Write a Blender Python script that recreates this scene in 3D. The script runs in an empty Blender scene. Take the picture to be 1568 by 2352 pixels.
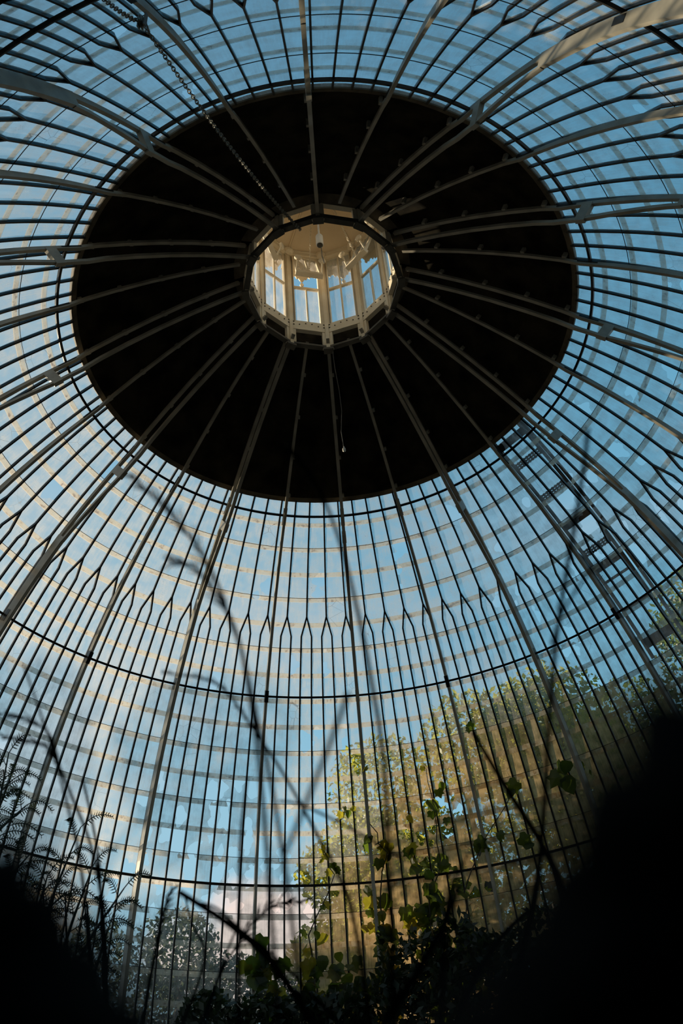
import bpy, math, random
import numpy as np
from mathutils import Vector, Matrix
random.seed(7); rng = np.random.default_rng(7)
sc = bpy.context.scene
col = sc.collection
R_ = math.radians

# ------------------------------------------------------------------ camera
S = 8.0                       # metres per calibration unit
EYE = 1.6
F_PX = 2424.64
FWD = Vector((-0.00166395, 0.73479517, 0.67828702))
RGT = Vector((0.99618557, 0.06039472, -0.0629824))
UPV = Vector((0.08724412, -0.67559495, 0.73209284))
CAM = Vector((0, -1.27989 * S, EYE))
cd = bpy.data.cameras.new('camera'); cam = bpy.data.objects.new('camera', cd); col.objects.link(cam)
m = Matrix((RGT, UPV, -FWD)).transposed().to_4x4(); m.translation = CAM
cam.matrix_world = m
cd.sensor_fit = 'VERTICAL'; cd.sensor_height = 36; cd.sensor_width = 24
cd.lens = F_PX / 2352 * 36
cd.clip_start = 0.02; cd.clip_end = 400
cd.dof.use_dof = True; cd.dof.focus_distance = 16.0; cd.dof.aperture_fstop = 3.2
sc.camera = cam
def pxdir0(x, y): return (FWD + RGT * ((x - 784) / F_PX) - UPV * ((y - 1176) / F_PX)).normalized()
PHI = -0.3219                 # rotation of the rib pattern, degrees

# ------------------------------------------------------------------ world and sun
SUN_TH, SUN_EL = R_(-58), R_(10)      # azimuth from +y towards +x
SUND = Vector((math.sin(SUN_TH) * math.cos(SUN_EL), math.cos(SUN_TH) * math.cos(SUN_EL), math.sin(SUN_EL)))
w = bpy.data.worlds.new('sky'); sc.world = w; w.use_nodes = True
nt = w.node_tree; nt.nodes.clear()
def N(nt, t, **k):
    n = nt.nodes.new(t)
    for a, b in k.items(): setattr(n, a, b)
    return n
def math_n(nt, op, a, b=None, clamp=False):
    n = N(nt, 'ShaderNodeMath', operation=op, use_clamp=clamp)
    for i, v in enumerate((a, b)):
        if v is None: continue
        if isinstance(v, (int, float)): n.inputs[i].default_value = v
        else: nt.links.new(v, n.inputs[i])
    return n.outputs[0]
def mixc(nt, f, a, b, bt='MIX'):
    n = N(nt, 'ShaderNodeMix', data_type='RGBA', blend_type=bt)
    for i, v in ((0, f), (6, a), (7, b)):
        if isinstance(v, (int, float)): n.inputs[i].default_value = v
        elif isinstance(v, tuple): n.inputs[i].default_value = (*v, 1)
        else: nt.links.new(v, n.inputs[i])
    return n.outputs[2]
def ramp(nt, f, stops):
    n = N(nt, 'ShaderNodeValToRGB'); e = n.color_ramp.elements
    while len(e) < len(stops): e.new(0.5)
    for q, (p, c) in zip(e, stops): q.position = p; q.color = (*c, 1) if isinstance(c, tuple) else (c, c, c, 1)
    nt.links.new(f, n.inputs[0]); return n.outputs[0]
tc = N(nt, 'ShaderNodeTexCoord')
sep = N(nt, 'ShaderNodeSeparateXYZ'); nt.links.new(tc.outputs['Generated'], sep.inputs[0])
dotn = N(nt, 'ShaderNodeVectorMath', operation='DOT_PRODUCT'); nt.links.new(tc.outputs['Generated'], dotn.inputs[0]); dotn.inputs[1].default_value = SUND
base = ramp(nt, sep.outputs[2], [(0.0, (.52, .66, .72)), (.3, (.26, .57, .74)), (.6, (.100, .38, .58)), (1.0, (.038, .22, .40))])
sd = math_n(nt, 'MULTIPLY_ADD', dotn.outputs['Value'], 0.5, False); sd.node.inputs[2].default_value = 0.5
sun_f = ramp(nt, sd, [(.40, 0.0), (.75, .22), (1.0, .7)])
skyc = mixc(nt, sun_f, base, (.55, .72, .80))
mp = N(nt, 'ShaderNodeMapping'); nt.links.new(tc.outputs['Generated'], mp.inputs[0]); mp.inputs['Scale'].default_value = (1, 1, 2.2); mp.inputs['Location'].default_value = (.35, .2, .1)
nz = N(nt, 'ShaderNodeTexNoise'); nt.links.new(mp.outputs[0], nz.inputs[0]); nz.inputs['Scale'].default_value = 3.2; nz.inputs['Detail'].default_value = 7; nz.inputs['Roughness'].default_value = .55
low = ramp(nt, sep.outputs[2], [(.30, 1.0), (.42, .55), (.62, .22), (.85, 0.0)])
cl = ramp(nt, nz.outputs[0], [(.48, 0.0), (.64, 1.0)])
cf = math_n(nt, 'MULTIPLY', low, cl)
skyc = mixc(nt, cf, skyc, (.86, .74, .68))
# one cumulus bank low over the trees
cdir = pxdir0(610, 2185)
vs_ = N(nt, 'ShaderNodeVectorMath', operation='SUBTRACT'); nt.links.new(tc.outputs['Generated'], vs_.inputs[0]); vs_.inputs[1].default_value = cdir
vm_ = N(nt, 'ShaderNodeVectorMath', operation='MULTIPLY'); nt.links.new(vs_.outputs[0], vm_.inputs[0]); vm_.inputs[1].default_value = (.75, .6, 1.45)
vl_ = N(nt, 'ShaderNodeVectorMath', operation='LENGTH'); nt.links.new(vm_.outputs[0], vl_.inputs[0])
n2 = N(nt, 'ShaderNodeTexNoise'); nt.links.new(tc.outputs['Generated'], n2.inputs[0]); n2.inputs['Scale'].default_value = 17; n2.inputs['Detail'].default_value = 6
cu = math_n(nt, 'ADD', vl_.outputs['Value'], math_n(nt, 'MULTIPLY', math_n(nt, 'SUBTRACT', n2.outputs[0], .5), .10))
skyc = mixc(nt, ramp(nt, cu, [(.055, 1.0), (.078, 0.0)]), skyc, (.93, .76, .68))
# below the horizon: dim ground colour
gf = ramp(nt, sep.outputs[2], [(.0, 1.0), (.02, 0.0)])
skyc = mixc(nt, gf, skyc, (.06, .06, .04))
bg = N(nt, 'ShaderNodeBackground'); nt.links.new(skyc, bg.inputs[0]); bg.inputs[1].default_value = 1.0
ow = N(nt, 'ShaderNodeOutputWorld'); nt.links.new(bg.outputs[0], ow.inputs[0])
sl = bpy.data.lights.new('sun', 'SUN'); sun = bpy.data.objects.new('sun', sl); col.objects.link(sun)
sl.energy = 9.0; sl.color = (1.0, .82, .58); sl.angle = R_(.53)
sun.location = SUND * 60; sun.rotation_euler = SUND.to_track_quat('Z', 'Y').to_euler()
vs = sc.view_settings; vs.view_transform = 'Standard'; vs.look = 'None'; vs.exposure = 0.0; vs.gamma = 1.0; vs.use_curve_mapping = False
sc.cycles.use_denoising = True; sc.cycles.transparent_max_bounces = 12; sc.cycles.max_bounces = 6; sc.cycles.diffuse_bounces = 4; sc.cycles.glossy_bounces = 2

# ------------------------------------------------------------------ materials
def pm(name, c1, c2, scale=4.0, rough=.6, bump=.0, spec=.5, trans=0.0, tcol=None, coord='Object', lo=.35, hi=.65, metal=0.0):
    m = bpy.data.materials.new(name); m.use_nodes = True; nt = m.node_tree; nt.nodes.clear()
    out = N(nt, 'ShaderNodeOutputMaterial'); b = N(nt, 'ShaderNodeBsdfPrincipled')
    t = N(nt, 'ShaderNodeTexCoord'); n = N(nt, 'ShaderNodeTexNoise'); nt.links.new(t.outputs[coord], n.inputs[0])
    n.inputs['Scale'].default_value = scale; n.inputs['Detail'].default_value = 6
    nt.links.new(ramp(nt, n.outputs[0], [(lo, c1), (hi, c2)]), b.inputs['Base Color'])
    b.inputs['Roughness'].default_value = rough; b.inputs['Specular IOR Level'].default_value = spec; b.inputs['Metallic'].default_value = metal
    if bump:
        bp = N(nt, 'ShaderNodeBump'); bp.inputs['Strength'].default_value = bump; nt.links.new(n.outputs[0], bp.inputs['Height']); nt.links.new(bp.outputs[0], b.inputs['Normal'])
    last = b.outputs[0]
    if trans:
        tr = N(nt, 'ShaderNodeBsdfTranslucent'); tr.inputs[0].default_value = (*(tcol or c2), 1)
        mx = N(nt, 'ShaderNodeMixShader'); mx.inputs[0].default_value = trans
        nt.links.new(last, mx.inputs[1]); nt.links.new(tr.outputs[0], mx.inputs[2]); last = mx.outputs[0]
    nt.links.new(last, out.inputs[0]); return m
def leafmat(name, c1, c2, tc_, trans=.45, rough=.45):
    m = pm(name, c1, c2, .9, rough, trans=trans, tcol=tc_, lo=.4, hi=.6); return m

M = {}
M['paint'] = pm('rib_paint', (.26, .235, .185), (.39, .35, .28), 3, .42)
M['iron'] = pm('bar_iron', (.006, .0055, .005), (.016, .013, .010), 6, .32, bump=.15, spec=.3)
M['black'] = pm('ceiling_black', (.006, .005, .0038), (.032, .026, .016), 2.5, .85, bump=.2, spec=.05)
M['cream'] = pm('lantern_cream', (.74, .62, .44), (.85, .75, .58), 3, .55)
M['creamroof'] = pm('lantern_roof_cream', (.72, .56, .36), (.80, .65, .44), 1.5, .6)
M['darkring'] = pm('ring_dark', (.07, .062, .05), (.13, .115, .09), 5, .6)
M['rim'] = pm('rim_timber', (.06, .045, .028), (.15, .115, .07), 4, .8)
M['chain'] = pm('chain_steel', (.10, .09, .07), (.22, .19, .14), 20, .4, metal=.4)
M['cable'] = pm('cable_grey', (.10, .10, .09), (.16, .15, .13), 9, .5)
M['white'] = pm('white_enamel', (.72, .68, .60), (.82, .78, .70), 4, .35)
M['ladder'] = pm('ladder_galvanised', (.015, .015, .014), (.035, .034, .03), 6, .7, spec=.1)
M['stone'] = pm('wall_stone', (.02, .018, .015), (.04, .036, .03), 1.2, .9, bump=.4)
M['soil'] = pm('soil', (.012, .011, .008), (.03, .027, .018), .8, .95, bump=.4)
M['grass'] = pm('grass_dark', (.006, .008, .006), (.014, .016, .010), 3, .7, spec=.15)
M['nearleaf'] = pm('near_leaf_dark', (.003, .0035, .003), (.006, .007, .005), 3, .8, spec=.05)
M['bark'] = pm('bark', (.03, .025, .018), (.07, .055, .04), 3, .9, bump=.4)
M['vine'] = leafmat('vine_leaf', (.012, .022, .008), (.03, .05, .014), (.16, .24, .02), .5)
M['vine2'] = leafmat('vine_leaf_autumn', (.06, .05, .012), (.12, .11, .02), (.42, .38, .03), .55)
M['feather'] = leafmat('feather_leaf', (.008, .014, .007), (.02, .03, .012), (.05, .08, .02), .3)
M['treeA'] = leafmat('tree_leaf_yellow', (.13, .15, .03), (.28, .25, .06), (.40, .40, .06), .5)
M['treeB'] = leafmat('tree_leaf_green', (.05, .075, .025), (.10, .13, .04), (.16, .22, .05), .45)
M['treeC'] = leafmat('tree_leaf_grey', (.03, .045, .03), (.07, .085, .055), (.10, .13, .07), .4)

def glass_mat(name, dirt0, band, dirtc=(.62, .59, .56), crack=1.0, spread=((0, .15), (.5, .6), (.8, 1.4), (1, 2.6))):
    m = bpy.data.materials.new(name); m.use_nodes = True; nt = m.node_tree; nt.nodes.clear(); L = nt.links.new
    out = N(nt, 'ShaderNodeOutputMaterial'); t = N(nt, 'ShaderNodeTexCoord'); oi = N(nt, 'ShaderNodeObjectInfo')
    uv = N(nt, 'ShaderNodeSeparateXYZ'); L(t.outputs['UV'], uv.inputs[0])
    off = N(nt, 'ShaderNodeVectorMath', operation='MULTIPLY_ADD'); L(t.outputs['UV'], off.inputs[0]); off.inputs[1].default_value = (1, 2, 1)
    cmb = N(nt, 'ShaderNodeCombineXYZ'); L(math_n(nt, 'MULTIPLY', oi.outputs['Random'], 97.0), cmb.inputs[0]); L(math_n(nt, 'MULTIPLY', oi.outputs['Random'], 41.0), cmb.inputs[2]); L(cmb.outputs[0], off.inputs[2])
    P = off.outputs[0]
    n1 = N(nt, 'ShaderNodeTexNoise'); L(P, n1.inputs[0]); n1.inputs['Scale'].default_value = 1.6; n1.inputs['Detail'].default_value = 4
    st = N(nt, 'ShaderNodeMapping'); L(P, st.inputs[0]); st.inputs['Scale'].default_value = (6, .5, 1)
    n2 = N(nt, 'ShaderNodeTexNoise'); L(st.outputs[0], n2.inputs[0]); n2.inputs['Scale'].default_value = 2; n2.inputs['Detail'].default_value = 3
    n3 = N(nt, 'ShaderNodeTexNoise'); L(P, n3.inputs[0]); n3.inputs['Scale'].default_value = 30; n3.inputs['Detail'].default_value = 3
    # film of dirt: differs from pane to pane, streaky
    r2 = math_n(nt, 'FRACT', math_n(nt, 'MULTIPLY', oi.outputs['Random'], 13.7))
    film = math_n(nt, 'MULTIPLY', ramp(nt, n1.outputs[0], [(.3, .3), (.7, 1.0)]), ramp(nt, n2.outputs[0], [(.3, .6), (.7, 1.0)]))
    film = math_n(nt, 'MULTIPLY', film, math_n(nt, 'MULTIPLY_ADD', ramp(nt, r2, list(spread)), dirt0))
    # dark specks in clusters
    sp = math_n(nt, 'MULTIPLY', ramp(nt, n3.outputs[0], [(.60, 0.0), (.66, 1.0)]), ramp(nt, n1.outputs[0], [(.5, 0.0), (.62, .8)]))
    r3 = math_n(nt, 'FRACT', math_n(nt, 'MULTIPLY', oi.outputs['Random'], 31.3))
    sp = math_n(nt, 'MULTIPLY', sp, ramp(nt, r3, [(.35, 0.0), (.6, .8)]))
    # cracks on a few panes
    vo = N(nt, 'ShaderNodeTexVoronoi', feature='DISTANCE_TO_EDGE'); L(P, vo.inputs['Vector']); vo.inputs['Scale'].default_value = 1.3
    r4 = math_n(nt, 'FRACT', math_n(nt, 'MULTIPLY', oi.outputs['Random'], 57.1))
    ck = math_n(nt, 'MULTIPLY', ramp(nt, vo.outputs['Distance'], [(.006, .7), (.014, 0.0)]), ramp(nt, r4, [(.93, 0.0), (.94, crack)]))
    # lap of old putty and dirt along the lower end
    n4 = N(nt, 'ShaderNodeTexNoise'); L(P, n4.inputs[0]); n4.inputs['Scale'].default_value = 3.5; n4.inputs['Detail'].default_value = 5
    edge = math_n(nt, 'ADD', uv.outputs[1], math_n(nt, 'MULTIPLY', math_n(nt, 'SUBTRACT', n4.outputs[0], .5), .02))
    bandm = math_n(nt, 'MULTIPLY', ramp(nt, edge, [(.150, 1.0), (.168, 0.0)]), band)
    bandm = math_n(nt, 'MULTIPLY', bandm, ramp(nt, n4.outputs[0], [(.3, .75), (.65, 1.0)]))
    bl = ramp(nt, edge, [(.145, 0.0), (.155, .5), (.165, 0.0)])
    blk = math_n(nt, 'MAXIMUM', sp, ck)
    D = math_n(nt, 'MAXIMUM', math_n(nt, 'MAXIMUM', film, bandm), blk, True)
    dc = mixc(nt, bandm, dirtc, ramp(nt, n4.outputs[0], [(.35, (.80, .68, .50)), (.57, (.74, .60, .42)), (.70, (.26, .15, .08))]))
    dc = mixc(nt, blk, dc, (.02, .018, .014))
    df = N(nt, 'ShaderNodeBsdfDiffuse'); L(dc, df.inputs[0]); tl = N(nt, 'ShaderNodeBsdfTranslucent'); L(dc, tl.inputs[0])
    dm = N(nt, 'ShaderNodeMixShader'); dm.inputs[0].default_value = .55; L(df.outputs[0], dm.inputs[1]); L(tl.outputs[0], dm.inputs[2])
    tr = N(nt, 'ShaderNodeBsdfTransparent'); tr.inputs[0].default_value = (.90, .95, .96, 1)
    gl = N(nt, 'ShaderNodeBsdfGlossy'); gl.inputs['Roughness'].default_value = .03
    fr = N(nt, 'ShaderNodeLayerWeight'); fr.inputs[0].default_value = .5; sch = math_n(nt, 'MULTIPLY_ADD', math_n(nt, 'POWER', fr.outputs['Facing'], 5.0), .9); sch.node.inputs[2].default_value = .04
    gm = N(nt, 'ShaderNodeMixShader'); L(sch, gm.inputs[0]); L(tr.outputs[0], gm.inputs[1]); L(gl.outputs[0], gm.inputs[2])
    mx = N(nt, 'ShaderNodeMixShader'); L(D, mx.inputs[0]); L(gm.outputs[0], mx.inputs[1]); L(dm.outputs[0], mx.inputs[2])
    L(mx.outputs[0], out.inputs[0]); return m
M['glass'] = glass_mat('dirty_glass', .055, .80)
M['dusty'] = glass_mat('dusty_glass', .40, .88, (.56, .42, .24))
M['grimy'] = glass_mat('grimy_glass', .95, .92, (.56, .40, .20), spread=((0, .7), (.5, .95), (.9, 1.15), (1, 1.25)))
M['clear'] = glass_mat('lantern_glass', .05, 0.0, crack=0.0)

# ------------------------------------------------------------------ helpers
class MB:
    def __init__(s): s.v = []; s.f = []; s.uv = {}
    def quad(s, pts): 
        i = len(s.v); s.v += [tuple(p) for p in pts]; s.f.append(tuple(range(i, i + len(pts))))
    def box(s, c, X, Y, Z):          # centre and three half-extent vectors
        c, X, Y, Z = map(Vector, (c, X, Y, Z)); i = len(s.v)
        for a in (-1, 1):
            for b in (-1, 1):
                for d in (-1, 1): s.v.append(tuple(c + a * X + b * Y + d * Z))
        s.f += [tuple(i + k for k in q) for q in ((0, 1, 3, 2), (4, 6, 7, 5), (0, 4, 5, 1), (2, 3, 7, 6), (0, 2, 6, 4), (1, 5, 7, 3))]
        return s
    def beam(s, pts, X, Y, closed=False):   # rectangle swept along pts; X, Y: lists of half-extent vectors
        i = len(s.v); n = len(pts)
        for p, x, y in zip(pts, X, Y):
            p, x, y = Vector(p), Vector(x), Vector(y)
            s.v += [tuple(p - x - y), tuple(p + x - y), tuple(p + x + y), tuple(p - x + y)]
        for k in range(n if closed else n - 1):
            a, b = i + 4 * k, i + 4 * ((k + 1) % n)
            for q in range(4): s.f.append((a + q, a + (q + 1) % 4, b + (q + 1) % 4, b + q))
        if not closed: s.f += [(i, i + 3, i + 2, i + 1), (i + 4 * n - 4, i + 4 * n - 3, i + 4 * n - 2, i + 4 * n - 1)]
        return s
    def tube(s, pts, rad, k=6, closed=False, caps=True):
        pts = [Vector(p) for p in pts]; n = len(pts); i = len(s.v)
        rad = rad if isinstance(rad, (list, tuple)) else [rad] * n
        ref = None
        for j, p in enumerate(pts):
            d = (pts[(j + 1) % n] - pts[j - 1]) if closed else (pts[min(j + 1, n - 1)] - pts[max(j - 1, 0)])
            d.normalize()
            if ref is None: ref = d.orthogonal().normalized()
            ref = (ref - d * ref.dot(d)).normalized(); b = d.cross(ref)
            for q in range(k):
                a = 2 * math.pi * q / k; s.v.append(tuple(p + (ref * math.cos(a) + b * math.sin(a)) * rad[j]))
        for j in range(n if closed else n - 1):
            a, b = i + k * j, i + k * ((j + 1) % n)
            for q in range(k): s.f.append((a + q, a + (q + 1) % k, b + (q + 1) % k, b + q))
        if caps and not closed: s.f += [tuple(i + q for q in reversed(range(k))), tuple(i + k * (n - 1) + q for q in range(k))]
        return s
    def lathe(s, c, axis, prof, k=12):  # prof: (radius, height along axis)
        c = Vector(c); ax = Vector(axis).normalized(); u = ax.orthogonal().normalized(); v = ax.cross(u); i = len(s.v); n = len(prof)
        for r, h in prof:
            for q in range(k):
                a = 2 * math.pi * q / k; s.v.append(tuple(c + ax * h + (u * math.cos(a) + v * math.sin(a)) * r))
        for j in range(n - 1):
            for q in range(k): s.f.append((i + k * j + q, i + k * j + (q + 1) % k, i + k * (j + 1) + (q + 1) % k, i + k * (j + 1) + q))
        s.f += [tuple(i + q for q in reversed(range(k))), tuple(i + k * (n - 1) + q for q in range(k))]
        return s
    def prism(s, poly, o, X, Y, Zt):   # 2D polygon in plane (X,Y) at o, extruded by +-Zt
        o, X, Y, Zt = map(Vector, (o, X, Y, Zt)); i = len(s.v); n = len(poly)
        for d in (-1, 1):
            for a, b in poly: s.v.append(tuple(o + X * a + Y * b + Zt * d))
        s.f += [tuple(i + q for q in reversed(range(n))), tuple(i + n + q for q in range(n))]
        for q in range(n): s.f.append((i + q, i + (q + 1) % n, i + n + (q + 1) % n, i + n + q))
        return s
    def mesh(s, name, mat, smooth=False):
        me = bpy.data.meshes.new(name); me.from_pydata(s.v, [], s.f); me.materials.append(mat); me.update()
        if smooth: me.polygons.foreach_set('use_smooth', [True] * len(me.polygons))
        return me
    def build(s, name, mat, parent=None, smooth=False):
        return link(name, s.mesh(name, mat, smooth), parent)
def link(name, data, parent=None, rz=0.0):
    o = bpy.data.objects.new(name, data); col.objects.link(o)
    if parent is not None: o.parent = parent
    if rz: o.rotation_euler = (0, 0, rz)
    return o
def tag(o, label=None, cat=None, group=None, kind=None):
    if label: o['label'] = label
    if cat: o['category'] = cat
    if group: o['group'] = group
    if kind: o['kind'] = kind
    return o
def empty(name, loc=(0, 0, 0)):
    o = bpy.data.objects.new(name, None); o.location = loc; o.empty_display_size = .2; col.objects.link(o); return o
def pxdir(x, y): return (FWD + RGT * ((x - 784) / F_PX) - UPV * ((y - 1176) / F_PX))
def at(x, y, d): return CAM + pxdir(x, y).normalized() * d
def toPx(p):
    v = Vector(p) - CAM; z = v.dot(FWD)
    if z < .1: return None
    return 784 + F_PX * v.dot(RGT) / z, 1176 - F_PX * v.dot(UPV) / z
# dome profile: circular arc, axis at the origin
CA, CZ, CR = -.22138 * S, .593478 * S + EYE, 1.281936 * S
def prof(s, off=0.0):
    a = R_(s); return CA + (CR + off) * math.cos(a), CZ + (CR + off) * math.sin(a)
def pol(r, th, z):    # th degrees from +y towards +x
    a = R_(th); return Vector((r * math.sin(a), r * math.cos(a), z))
GL = .05                           # the glass lies this far outside the purlin rings
def dome(s, th, off=0.0):
    r, z = prof(s, off + GL); return pol(r, th, z)
def hit(x, y, off=0.0):   # pixel -> far crossing of the dome surface
    d = pxdir(x, y).normalized(); t = np.linspace(3, 32, 3000)
    X = np.array(CAM)[None] + np.outer(t, np.array(d)); r = np.hypot(X[:, 0], X[:, 1]); z = X[:, 2]
    g = np.where(z > CZ, np.hypot(r - CA, z - CZ) - CR - off, r - (CA + CR + off))
    i = np.where((g[:-1] < 0) & (g[1:] >= 0))[0]
    return Vector(X[i[-1]]) if len(i) else None
S0 = 54.29; DS = 2.615
lap = lambda i: S0 - DS * i
NROW = 19
SB = lap(NROW)                     # lower end of the glazing
r1, z1 = .483 * S, 1.6707 * S + EYE
rU, zU = .166 * S, 1.872 * S + EYE  # inner edge of the black ceiling
rL, zL = .1677 * S, 1.8093 * S + EYE

# ------------------------------------------------------------------ setting
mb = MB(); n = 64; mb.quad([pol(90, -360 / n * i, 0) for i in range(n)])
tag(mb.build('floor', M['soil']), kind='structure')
# unseen masonry drum, made solid to darken the interior, open where the visitor stands
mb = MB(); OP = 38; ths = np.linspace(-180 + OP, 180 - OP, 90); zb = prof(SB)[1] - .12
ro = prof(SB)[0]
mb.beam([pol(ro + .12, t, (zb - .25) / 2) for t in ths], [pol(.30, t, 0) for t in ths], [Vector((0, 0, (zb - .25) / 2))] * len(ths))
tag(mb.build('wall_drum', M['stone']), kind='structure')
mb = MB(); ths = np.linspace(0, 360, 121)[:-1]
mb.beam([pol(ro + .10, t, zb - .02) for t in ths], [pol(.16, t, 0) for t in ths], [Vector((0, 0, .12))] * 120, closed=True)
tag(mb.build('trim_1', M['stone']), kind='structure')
# unseen walls and roof added round the camera to keep the foreground dark
mb = MB(); mb.box((0, -15.6, 3.5), (5.5, 0, 0), (0, .2, 0), (0, 0, 3.5)); tag(mb.build('wall_added_back', M['stone']), kind='structure')
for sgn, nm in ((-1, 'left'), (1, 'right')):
    mb = MB(); mb.box((sgn * 5.6, -11.4, 3.5), (.2, 0, 0), (0, 4.3, 0), (0, 0, 3.5)); tag(mb.build('wall_added_' + nm, M['stone']), kind='structure')
mb = MB(); mb.box((0, -12.65, 7.1), (5.8, 0, 0), (0, 3.1, 0), (0, 0, .1)); tag(mb.build('ceiling_added', M['stone']), kind='structure')
BOW = .11
# black inner ceiling round the lantern
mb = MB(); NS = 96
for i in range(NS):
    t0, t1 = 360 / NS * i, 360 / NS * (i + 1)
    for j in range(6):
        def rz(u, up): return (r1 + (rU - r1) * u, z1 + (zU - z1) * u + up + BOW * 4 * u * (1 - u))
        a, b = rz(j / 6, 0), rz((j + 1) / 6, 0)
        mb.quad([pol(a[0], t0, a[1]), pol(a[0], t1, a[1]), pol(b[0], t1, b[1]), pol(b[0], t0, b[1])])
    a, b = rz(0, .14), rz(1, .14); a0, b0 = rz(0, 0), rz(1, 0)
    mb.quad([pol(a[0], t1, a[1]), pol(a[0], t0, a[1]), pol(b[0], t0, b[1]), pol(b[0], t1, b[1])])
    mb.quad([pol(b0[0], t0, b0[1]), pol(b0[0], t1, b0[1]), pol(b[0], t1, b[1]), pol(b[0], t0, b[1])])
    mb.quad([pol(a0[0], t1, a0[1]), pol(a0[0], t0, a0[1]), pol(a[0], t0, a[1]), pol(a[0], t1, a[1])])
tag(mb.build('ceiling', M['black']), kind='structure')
mb = MB(); ths = np.linspace(0, 360, 97)[:-1]
mb.beam([pol(r1 + .035, t, z1 + .01) for t in ths], [pol(.035, t, -.024) for t in ths], [pol(.02, t, .03) for t in ths], closed=True)
tag(mb.build('trim_2', M['rim']), kind='structure')

# ------------------------------------------------------------------ glazing: bays between the ribs
SA_, SE_ = 44.33, 42.42
HW = .9375
def wfork(s): return 0.0 if s >= SA_ else (HW * (SA_ - s) / (SA_ - SE_) if s > SE_ else HW)
STOP = 56.6
def bar_mesh():
    mb = MB(); ss = list(np.linspace(STOP, SA_, 9))
    def sweep(ss, ang):
        pts, X, Y = [], [], []
        for s in ss:
            a = ang(s); p = dome(s, a, .0); t = pol(1, a + 90, 0); r_, z_ = math.cos(R_(s)), math.sin(R_(s))
            pts.append(p); X.append(t * .0135); Y.append((pol(r_, a, z_)) * .026)
        mb.beam(pts, X, Y)
    sweep(ss, lambda s: 0.0)
    for sg in (-1, 1):
        sweep([SA_ + .15, SE_] + list(np.linspace(SE_, SB - .4, 17))[1:], lambda s, sg=sg: sg * (wfork(s) if s > SE_ else HW))
    return mb.mesh('glazing_bar', M['iron'])
BAR = bar_mesh()
TOPS = [STOP] + [lap(i) for i in range(NROW)]      # row i runs from TOPS[i] down to lap(i)
LAPD = .50
def pane_outline(row, kind):
    """list of (s, left, right) angular bounds, kind 'wide' spans 0..3.75 between bars, 'fork' is inside a fork round 0"""
    s0, s1 = TOPS[row], lap(row) - LAPD
    if row == NROW: s1 = lap(row) - .1
    ks = [s0] + [k for k in (SA_, SE_) if s1 < k < s0] + [s1]
    if kind == 'fork':
        ks = [k for k in ks if k <= SA_]
        if len(ks) < 2: return None
        return [(k, -wfork(k), wfork(k)) for k in ks]
    return [(k, wfork(k), 3.75 - wfork(k)) for k in ks]
def lift(s, row):      # the lower end of a pane rides over the one below
    s0, s1 = TOPS[row], lap(row) - LAPD
    return .004 + .012 * (s0 - s) / (s0 - s1)
def pane_mesh(row, kind):
    o = pane_outline(row, kind)
    if not o: return None
    s0, s1 = TOPS[row], lap(row) - LAPD
    v, f, uv = [], [], []
    wid = max(q[2] - q[1] for q in o); mid = (o[-1][1] + o[-1][2]) / 2
    for s, a, b in o:
        for th in (a, b):
            v.append(tuple(dome(s, th, lift(s, row)))); uv.append(((th - mid) / wid + .5, (s - s1) / (s0 - s1)))
    for i in range(len(o) - 1): f.append((2 * i, 2 * i + 1, 2 * i + 3, 2 * i + 2))
    return finish_pane(v, f, uv)
def finish_pane(v, f, uv, mat='glass'):
    me = bpy.data.meshes.new('pane'); me.from_pydata(v, [], f); me.materials.append(M[mat])
    l = me.uv_layers.new(name='UVMap')
    for lp in me.loops: l.data[lp.index].uv = uv[lp.vertex_index]
    me.update(); return me
def broken_mesh(row, kind, seed, size):
    """pane with a jagged hole: a fine grid clipped by a rough radial outline"""
    o = pane_outline(row, kind); rg = random.Random(seed)
    s0, s1 = TOPS[row], lap(row) - LAPD; NX, NY = 7, 12
    cx, cy = rg.uniform(.05, .95), rg.uniform(.15, .85); k1 = [rg.uniform(.45, 1.5) for _ in range(11)]
    cx2, cy2 = rg.uniform(0, 1), rg.uniform(0, 1)
    def bounds(s):
        for (a, la, ra), (b, lb, rb) in zip(o[:-1], o[1:]):
            if a >= s >= b - 1e-6:
                t = (a - s) / max(a - b, 1e-6); return la + (lb - la) * t, ra + (rb - ra) * t
        return o[-1][1:]
    def fld(u, v):
        out = 9
        for (x, y, sz) in ((cx, cy, size), (cx2, cy2, size * .55)):
            dx, dy = (u - x) * .62, (v - y); ang = (math.atan2(dy, dx) / (2 * math.pi) % 1) * 11
            i = int(ang); fr = ang - i; rr = k1[i % 11] * (1 - fr) + k1[(i + 1) % 11] * fr
            out = min(out, math.hypot(dx, dy) - sz * rr)
        return out
    top = o[0][0]
    V, F, UV = [], [], []
    def pt(u, v):
        s = s1 + (top - s1) * v; a, b = bounds(s); th = a + (b - a) * u
        V.append(tuple(dome(s, th, lift(s, row)))); UV.append((u, v)); return len(V) - 1
    for i in range(NX):
        for j in range(NY):
            q = [(i / NX, j / NY), ((i + 1) / NX, j / NY), ((i + 1) / NX, (j + 1) / NY), (i / NX, (j + 1) / NY)]
            for tri in ((q[0], q[1], q[2]), (q[0], q[2], q[3])):
                poly = []
                for a, b in zip(tri, tri[1:] + tri[:1]):
                    fa, fb = fld(*a), fld(*b)
                    if fa >= 0: poly.append(a)
                    if (fa >= 0) != (fb >= 0):
                        t = fa / (fa - fb); poly.append((a[0] + (b[0] - a[0]) * t, a[1] + (b[1] - a[1]) * t))
                if len(poly) >= 3: F.append(tuple(pt(*c) for c in poly))
    if not F: return None
    return finish_pane(V, F, UV)
PANES = {(r, k): pane_mesh(r, k) for r in range(NROW + 1) for k in ('wide', 'fork')}
GRIMY = {}
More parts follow.
